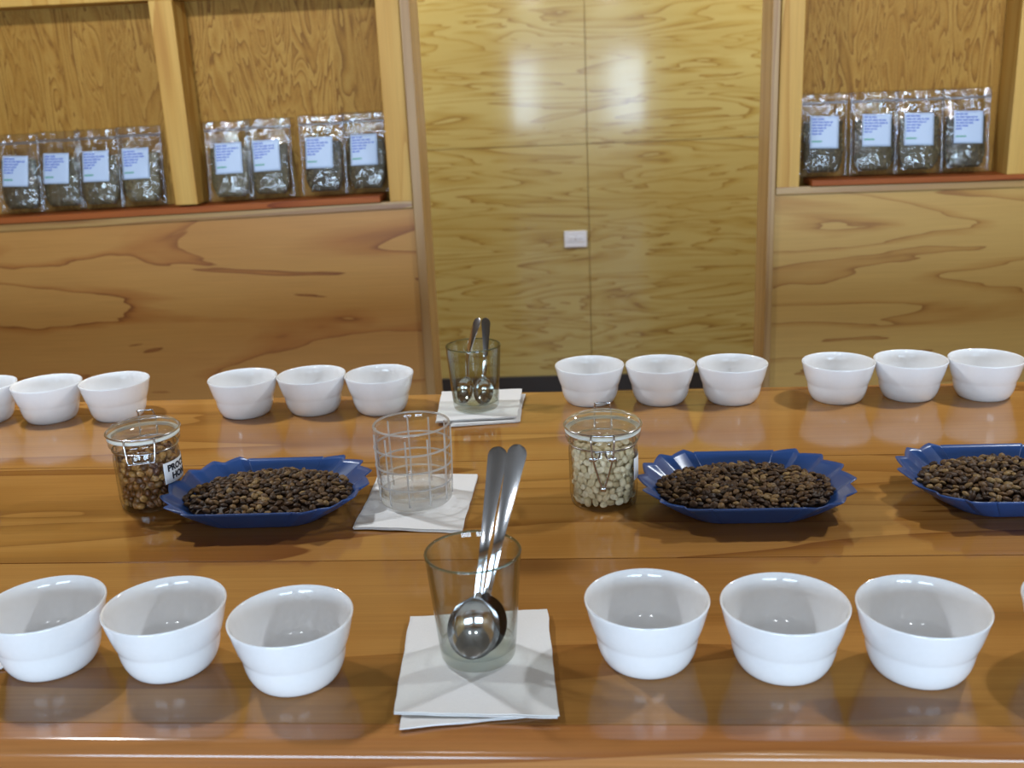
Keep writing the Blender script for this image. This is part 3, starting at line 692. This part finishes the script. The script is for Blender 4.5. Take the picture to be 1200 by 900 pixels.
# ------------------------------------------------------------------ clip-top jars
def wrap(bm, r, ang0, zc):
    """bend a flat x/y sheet (x along the circle, y up) onto a cylinder; ang measured from -Y towards +X"""
    for v in bm.verts:
        a = ang0 + v.co.x / r; rr = r + v.co.z
        v.co = (rr * math.sin(a), -rr * math.cos(a), zc + v.co.y)
def jar(x, y, rz, label, mesh, fill_h, bean_lab, heap_lab, grp, lab_ang, lab_w, lines, closed_clip, rb=0.0372, rt=0.0420):
    j = empty('glass_jar', (x, y, TZ), rz, label, 'jar', 'clip-top glass jars')
    wall = 0.0022; rbod = rb + 0.0012
    bm = bmesh.new()
    lathe(bm, [(0, .0015), (rb - .006, .0015), (rb - .003, 0), (rb - .0008, .001), (rb, .0035), (rbod, .012), (rbod + .0002, .060), (rbod - .0002, .066), (rbod - .0016, .0705), (rbod - .0018, .0745),
               (rt - .0018, .0765), (rt - .0004, .0785), (rt - .0002, .0830), (rt - .0014, .0850), (rt - .0060, .0852),
               (rbod - .0050, .0840), (rbod - .0046, .0740), (rbod - wall - .0004, .066), (rbod - wall, .058), (rb - wall, .010), (rb - .006, .0058), (rb - .012, .0048), (0, .0046)], 72)
    link('jar_body', bm, M['jar'], j, True, sharp=50)
    bm = bmesh.new()
    lathe(bm, [(rt - .0048, .0856), (rt - .0008, .0856), (rt + .0002, .0864), (rt + .0002, .0880), (rt - .0008, .0888), (rt - .0048, .0888), (rt - .0048, .0856)], 72)
    link('gasket', bm, M['gasket'], j, True, sharp=40)
    bm = bmesh.new()
    lathe(bm, [(0, .0890), (rt - .0090, .0890), (rt - .0012, .0892), (rt - .0002, .0902), (rt - .0004, .0945), (rt - .0022, .0972), (rt - .0050, .0980), (rt - .0100, .0984), (rt - .0130, .1010), (rt - .0180, .1026), (.012, .1032), (0, .1033)], 72)
    link('jar_lid', bm, M['jar_lid'], j, True, sharp=35)
    # wires: neck ring, lid ring, hinge at the back, clip in front
    bm = bmesh.new(); rr = rt + .0010
    tube(bm, [((rbod - .0004) * math.sin(2 * PI * k / 60), -(rbod - .0004) * math.cos(2 * PI * k / 60), .0728) for k in range(60)], .0011, 8, True)
    link('neck_wire', bm, M['wire'], j, True)
    bm = bmesh.new()
    tube(bm, [(rr * math.sin(2 * PI * k / 60), -rr * math.cos(2 * PI * k / 60), .0925) for k in range(60)], .0010, 8, True)
    link('lid_wire', bm, M['wire'], j, True)
    bm = bmesh.new()
    tube(bm, smooth_path([(-.010, rbod, .0730), (-.010, rt + .003, .0780), (-.0095, rt + .004, .0930), (-.0085, rt - .002, .1020), (-.0075, rt - .005, .1045), (.0075, rt - .005, .1045), (.0085, rt - .002, .1020), (.0095, rt + .004, .0930), (.010, rt + .003, .0780), (.010, rbod, .0730)], 5), .0011)
    link('hinge_wire', bm, M['wire'], j, True)
    bm = bmesh.new(); fr = -(rt + .0022)
    if closed_clip:      # long V-shaped latch hanging down the front
        for sx_ in (-1, 1):
            tube(bm, smooth_path([(sx_ * .0125, -rt - .0005, .0925), (sx_ * .0125, fr - .0010, .0880), (sx_ * .0120, fr - .0012, .0780), (sx_ * .0105, fr - .0008, .0660), (sx_ * .0040, -rbod - .0030, .0400), (0, -rbod - .0028, .0300)], 6), .0011)
            tube(bm, smooth_path([(sx_ * .0120, fr - .0010, .0665), (sx_ * .0050, fr - .0014, .0680), (sx_ * .0030, -rbod - .0012, .0726)], 4), .0011)
        box(bm, -.0032, .0032, -rbod - .0042, -rbod - .0018, .0272, .0325, .001)
        box(bm, -.0150, -.0070, fr - .0016, fr + .0002, .0640, .0690, .0008); box(bm, .0070, .0150, fr - .0016, fr + .0002, .0640, .0690, .0008)
    else:                # short U-shaped bail
        tube(bm, smooth_path([(-.0165, -rt + .0015, .0925), (-.0165, fr + .0014, .0860), (-.0155, fr - .0002, .0740), (-.0140, fr - .0020, .0672), (-.0120, fr - .0028, .0655), (.0120, fr - .0028, .0655), (.0140, fr - .0020, .0672), (.0155, fr - .0002, .0740), (.0165, fr + .0014, .0860), (.0165, -rt + .0015, .0925)], 5), .0012)
        tube(bm, smooth_path([(-.010, -rbod - .0006, .0735), (-.009, fr - .0006, .0690), (-.007, fr - .0020, .0665), (.007, fr - .0020, .0665), (.009, fr - .0006, .0690), (.010, -rbod - .0006, .0735)], 4), .0010)
    link('wire_clip', bm, M['wire'], j, True, sharp=50)
    # paper label with printed lettering
    bm = bmesh.new(); bmesh.ops.create_grid(bm, x_segments=30, y_segments=2, size=0.5)
    for v in bm.verts: v.co = (v.co.x * lab_w, v.co.y * 0.0255, 0)
    R_ = rbod + 0.0005
    wrap(bm, R_, lab_ang, 0.0445)
    lb = link('paper_label', bm, M['label'], j, True); md = lb.modifiers.new('thickness', 'SOLIDIFY'); md.thickness = 0.0002; md.offset = 1
    for k, ln in enumerate(lines):
        bm = text_bm(ln, 0.0105, 0.00055)
        bmesh.ops.subdivide_edges(bm, edges=[e for e in bm.edges if e.calc_length() > 0.003], cuts=2, use_grid_fill=False)
        for v in bm.verts: v.co = (v.co.x, v.co.y + (0.0052 - 0.0104 * k), 0.00045)
        wrap(bm, R_, lab_ang, 0.0445); link('lettering', bm, M['black_ink'], lb)
    # beans: the ones against the glass facing the room, one by one; the rest as one mass
    T = Matrix.Translation((x, y, TZ)) @ Matrix.Rotation(rz, 4, 'Z')
    ri = rbod - wall - .0042; rnd = random.Random(int(abs(x) * 1000)); single, rest = [], []
    camdir = math.atan2(-x, y) - rz       # direction to the photographer, from -Y towards +X in jar space
    z = .0090; row = 0
    while z < fill_h:
        ncirc = int(2 * PI * ri / .0089)
        for k in range(ncirc):
            a = 2 * PI * (k + 0.5 * (row % 2)) / ncirc + rnd.uniform(-.05, .05)
            rr_ = ri + rnd.uniform(-.0022, .0004); zz = z + rnd.uniform(-.0014, .0014)
            m = T @ Matrix.Translation((rr_ * math.sin(a), -rr_ * math.cos(a), zz)) @ Matrix.Rotation(a, 4, 'Z') @ Matrix.Rotation(PI / 2, 4, 'X') @ rand_rot(0.30) @ Matrix.Scale(rnd.uniform(.86, 1.06), 4)
            dlt = (a - camdir + PI) % (2 * PI) - PI
            (single if abs(dlt) < 1.2 else rest).append(m)
        z += .0078; row += 1
    top = fill_h - .001
    for ring, rr_ in ((3, .008), (9, .0165), (15, .0255)):
        for k in range(ring):
            a = 2 * PI * k / ring + rnd.uniform(-.2, .2)
            rest.append(T @ Matrix.Translation((rr_ * math.cos(a), rr_ * math.sin(a), top + rnd.uniform(-.002, .0015))) @ rand_rot(0.35) @ Matrix.Scale(rnd.uniform(.86, 1.06), 4))
    for m in single:
        b = bpy.data.objects.new('coffee_bean', mesh); C.objects.link(b); b.matrix_world = m
        tag(b, bean_lab, 'coffee bean', grp)
    for k in range(70):
        a = rnd.uniform(0, 2 * PI); rr_ = ri - .0065; zz = rnd.uniform(.012, fill_h - .004)
        rest.append(T @ Matrix.Translation((rr_ * math.cos(a), rr_ * math.sin(a), zz)) @ rand_rot(1.0))
    def core(bm):
        b2 = bmesh.new(); lathe(b2, [(0, .0072), (ri - .007, .0072), (ri - .005, .012), (ri - .005, fill_h - .006), (ri - .010, fill_h - .0035), (0, fill_h - .0035)], 32)
        me = bpy.data.meshes.new('c'); b2.to_mesh(me); b2.free(); me.transform(T); bm.from_mesh(me); bpy.data.meshes.remove(me)
    heap('coffee_beans', mesh, rest, core, mesh.materials[0], heap_lab, 'coffee beans')
jar(-0.5100, 1.1040, math.radians(16), 'clip-top glass jar of brown beans with white label, left of a blue tray', HONEY, 0.066,
    'amber brown coffee bean inside the left clip-top jar', 'inner mass of amber brown coffee beans filling the left jar', 'brown beans in the left jar',
    math.radians(76), 0.0565, ['PROCESO', 'HONEY'], False, 0.0362, 0.0408)
jar(0.0268, 1.0860, math.radians(-2), 'clip-top glass jar of pale cream beans with long wire latch', PARCH, 0.068,
    'pale cream coffee bean inside the right clip-top jar', 'inner mass of pale cream coffee beans filling the right jar', 'pale beans in the right jar',
    math.radians(98), 0.0520, [], True, 0.0376, 0.0424)

# ------------------------------------------------------------------ clear bags of coffee on the shelves
BW, BH = 0.124, 0.212
def bag_thick(u, v, seed):
    """half thickness of the filled pouch; u -1..1 across, v 0..1 up"""
    vz = math.sin(min(1, v / 0.16) * PI / 2) ** 0.6 if v < 0.16 else (1 if v < 0.30 else max(0.0, 1 - (v - 0.30) / 0.52) ** 0.8)
    return 0.0005 + 0.0185 * vz * max(0, 1 - abs(u / 0.92) ** 2.6 if abs(u) < 0.92 else 0) ** 0.75
def bag(x, z, ybase, ltilt, lx, label, group, seed):
    rnd = random.Random(seed)
    root = empty('coffee_bag', (x, ybase, z), rnd.uniform(-0.05, 0.05), label, 'bag', group)
    root.rotation_euler.x = math.radians(-7.5)
    def wob(u, v, s): 
        k = 0.0030 * (0.30 + abs(u) ** 3 + max(0, v - 0.62) * 2.6)
        return k * (noise.noise((u * 3.2 + seed, v * 6.0, s * 9.0)) + 0.6 * noise.noise((u * 9 + seed, v * 13.0, 4.0)) + 0.45 * noise.noise((u * 20 + seed, v * 22.0, 7.0)))
    def sheet(bm, s, sc=1.0, v0=0, v1=1, u1=1.0, nu=28, nv=40, lump=0.0, gap=0.0):
        rows = []
        for j in range(nv + 1):
            row = []
            for i in range(nu + 1):
                v = v0 + (v1 - v0) * j / nv
                u = (-1 + 2 * i / nu) * u1 * ((1 - 0.34 * max(0, 1 - (v - v0) / 0.20) ** 2) if lump else 1)
                edge = 1 - 0.03 * math.exp(-((v - 0.45) / 0.25) ** 2)
                t = bag_thick(u, v, seed) * sc - gap
                w = wob(u, v, 1)
                lp = lump * (noise.noise((u * 9 + seed * 3, v * 16, s * 5.0))) if lump else 0
                row.append(bm.verts.new((u * BW / 2 * edge + 0.0012 * noise.noise((v * 9, seed, u)), s * max(0.0002, t + lp) + w, v * BH)))
            rows.append(row)
        for j in range(nv):
            for i in range(nu):
                q = (rows[j][i], rows[j][i + 1], rows[j + 1][i + 1], rows[j + 1][i]); bm.faces.new(q if s < 0 else q[::-1])
        return rows
    bm = bmesh.new(); A = sheet(bm, -1); B = sheet(bm, 1)
    for j in range(40):
        bm.faces.new((A[j][0], A[j + 1][0], B[j + 1][0], B[j][0])); bm.faces.new((A[j + 1][28], A[j][28], B[j][28], B[j + 1][28]))
    for i in range(28):
        bm.faces.new((A[0][i + 1], A[0][i], B[0][i], B[0][i + 1])); bm.faces.new((A[40][i], A[40][i + 1], B[40][i + 1], B[40][i]))
    link('pouch_film', bm, M['film'], root, True)
    # contents with lumpy outline
    bm = bmesh.new()
    vt = 0.67
    A = sheet(bm, -1, 0.96, 0.06, vt, 0.80, 26, 30, 0.0022, 0.0012); B = sheet(bm, 1, 0.96, 0.06, vt, 0.80, 26, 30, 0.0022, 0.0012)
    for j in range(30):
        bm.faces.new((A[j][0], A[j + 1][0], B[j + 1][0], B[j][0])); bm.faces.new((A[j + 1][26], A[j][26], B[j][26], B[j + 1][26]))
    for i in range(26):
        bm.faces.new((A[0][i + 1], A[0][i], B[0][i], B[0][i + 1])); bm.faces.new((A[30][i], A[30][i + 1], B[30][i + 1], B[30][i]))
    # beans pressed against the front film
    base = bean_bm(l=0.0100, w=0.0075, h=0.0050, crease=True, nu=8, nv=5)
    vs = [v.co.copy() for v in base.verts]; fs = [[v.index for v in f.verts] for f in base.faces]; base.free()
    for _ in range(170):
        u, v = rnd.uniform(-0.80, 0.80), rnd.uniform(0.07, vt + 0.01)
        if abs(u) > 0.80 * (1 - 0.34 * max(0, 1 - (v - 0.06) / 0.20) ** 2): continue
        t = bag_thick(u, v, seed) * 0.96 - 0.0030
        if t < 0.0008: continue
        mt = Matrix.Translation((u * BW / 2 * 0.99, -t + wob(u, v, 1), v * BH)) @ Matrix.Rotation(PI / 2, 4, 'X') @ rand_rot(0.3)
        nv_ = [bm.verts.new(mt @ q) for q in vs]
        for f in fs: bm.faces.new([nv_[i] for i in f])
    tag(link('bean_filling', bm, M['bagged'], root, True), kind='stuff')
    # zip strip
    bm = bmesh.new(); n = 24; g = []
    for zz in (0.868, 0.900):
        g.append([[bm.verts.new(((-1 + 2 * i / n) * BW / 2 * 0.985, -0.0012 + wob(-1 + 2 * i / n, zz, 1) + q, zz * BH)) for i in range(n + 1)] for q in (-0.0009, 0.0)])
    for i in range(n):
        bm.faces.new((g[0][0][i], g[0][0][i + 1], g[1][0][i + 1], g[1][0][i])); bm.faces.new((g[0][1][i + 1], g[0][1][i], g[1][1][i], g[1][1][i + 1]))
        bm.faces.new((g[1][0][i], g[1][0][i + 1], g[1][1][i + 1], g[1][1][i])); bm.faces.new((g[0][0][i + 1], g[0][0][i], g[0][1][i], g[0][1][i + 1]))
    link('zip_strip', bm, M['zip'], root, True)
    for sd in (-1, 1):
        bm = bmesh.new(); prev = None
        for j in range(33):
            v = 0.015 + 0.97 * j / 32; row = []
            for u in (0.925, 0.965, 0.995):
                edge = 1 - 0.03 * math.exp(-((v - 0.45) / 0.25) ** 2)
                row.append(bm.verts.new((sd * u * BW / 2 * edge + 0.0012 * noise.noise((v * 9, seed, sd * u)), -0.0016 + wob(sd * u, v, 1) - (0.0010 if u == 0.965 else 0), v * BH)))
            if prev:
                for k_ in range(2): bm.faces.new((prev[k_], prev[k_ + 1], row[k_ + 1], row[k_]))
            prev = row
        ss = link('side_seal', bm, M['seal'], root, True); md = ss.modifiers.new('thickness', 'SOLIDIFY'); md.thickness = 0.0003
    # sticker following the front film
    lw, lh, lz = 0.0725, 0.0815, 0.113
    def on(a, b, off):
        """a, b: position on the sticker in metres from its centre"""
        ct, st = math.cos(ltilt), math.sin(ltilt); px, pz = lx + a * ct - b * st, lz + a * st + b * ct
        u, v = px / (BW / 2), pz / BH
        fu, fv = max(-0.6, min(0.6, u)), v
        return Vector((px, -bag_thick(fu * 0.8, fv, seed) + wob(fu, fv, 1) * 0.6 - 0.0016 - off, pz))
    bm = bmesh.new(); n = 12
    rows = [[bm.verts.new(on(-lw / 2 + lw * i / n, -lh / 2 + lh * j / n, 0)) for i in range(n + 1)] for j in range(n + 1)]
    for j in range(n):
        for i in range(n): bm.faces.new((rows[j][i], rows[j][i + 1], rows[j + 1][i + 1], rows[j + 1][i]))
    lb = link('sticker', bm, M['sticker'], root, True); md = lb.modifiers.new('thickness', 'SOLIDIFY'); md.thickness = 0.0002; md.offset = 0
    # blurred blue script lines and a green line, drawn as pen strokes
    bm = bmesh.new()
    def stroke(bm, a0, a1, b, amp, thick):
        k = max(2, int((a1 - a0) / 0.0011)); prev = None
        for i in range(k + 1):
            a = a0 + (a1 - a0) * i / k; bb = b + amp * (1 if i % 2 else -1) * rnd.uniform(0.3, 1.0)
            cur = (bm.verts.new(on(a, bb - thick / 2, 0.0006)), bm.verts.new(on(a + 0.0003, bb + thick / 2, 0.0006)))
            if prev: bm.faces.new((prev[0], cur[0], cur[1], prev[1]))
            prev = cur
    L_ = [0.55, 0.95, 0.80, 0.62, 0.55, 0.42] if seed % 2 else [0.50, 0.92, 0.98, 0.70, 0.60, 0.34]
    for k, fr_ in enumerate(L_):
        b = lh / 2 - 0.0080 - k * 0.0074; a = -lw / 2 + 0.004; end = -lw / 2 + 0.004 + (lw - 0.009) * fr_ * rnd.uniform(0.9, 1.0)
        while a < end - 0.004:
            e = min(end, a + rnd.uniform(0.006, 0.016)); stroke(bm, a, e, b, 0.0014, 0.0032); a = e + 0.0018
    link('handwriting', bm, M['blue_ink'], lb)
    bm = bmesh.new(); stroke(bm, -lw / 2 + 0.004, -lw / 2 + 0.030, -lh / 2 + 0.0175, 0.0008, 0.0034); link('green_line', bm, M['green_ink'], lb)
    return root
gl, gr = 'clear coffee bags on the left shelf', 'clear coffee bags on the right shelf'
def zl(x): return Z(0.1995 + 0.020 * x)
def zr(x): return Z(0.1892 - 0.006 * x)
BAGS = [(-1.500, -0.005, -2, 'clear coffee bag at the left end of the left shelf, cut by the photo edge', gl),
        (-1.388, -0.008, -1, 'second clear coffee bag from the left end of the left shelf', gl),
        (-1.276, -0.004, 0, 'third clear coffee bag from the left end of the left shelf', gl),
        (-1.163, -0.010, 1, 'clear coffee bag on the left shelf just left of the wooden post', gl),
        (-0.916, 0.002, 1, 'clear coffee bag on the left shelf just right of the wooden post', gl),
        (-0.808, -0.006, 2, 'clear coffee bag on the left shelf, second right of the post', gl),
        (-0.660, -0.008, 0, 'clear coffee bag on the left shelf, second from the doorway stud', gl),
        (-0.546, -0.004, 1, 'clear coffee bag at the right end of the left shelf, against the doorway stud', gl),
        (0.648, 0.001, -2, 'clear coffee bag at the left end of the right shelf, against the doorway stud', gr),
        (0.780, 0.004, -2, 'second clear coffee bag from the left on the right shelf', gr),
        (0.890, -0.003, -2, 'third clear coffee bag from the left on the right shelf', gr),
        (1.010, 0.004, -2, 'clear coffee bag at the right end of the right shelf, beside the post', gr)]
for k, (x, lx, tl, lab, grp) in enumerate(BAGS):
    bag(x, (zl(x) if x < 0 else zr(x)), WY + 0.036 + (0.007 if k % 2 else -0.004), math.radians(tl), lx, lab, grp, 11 + k * 3)
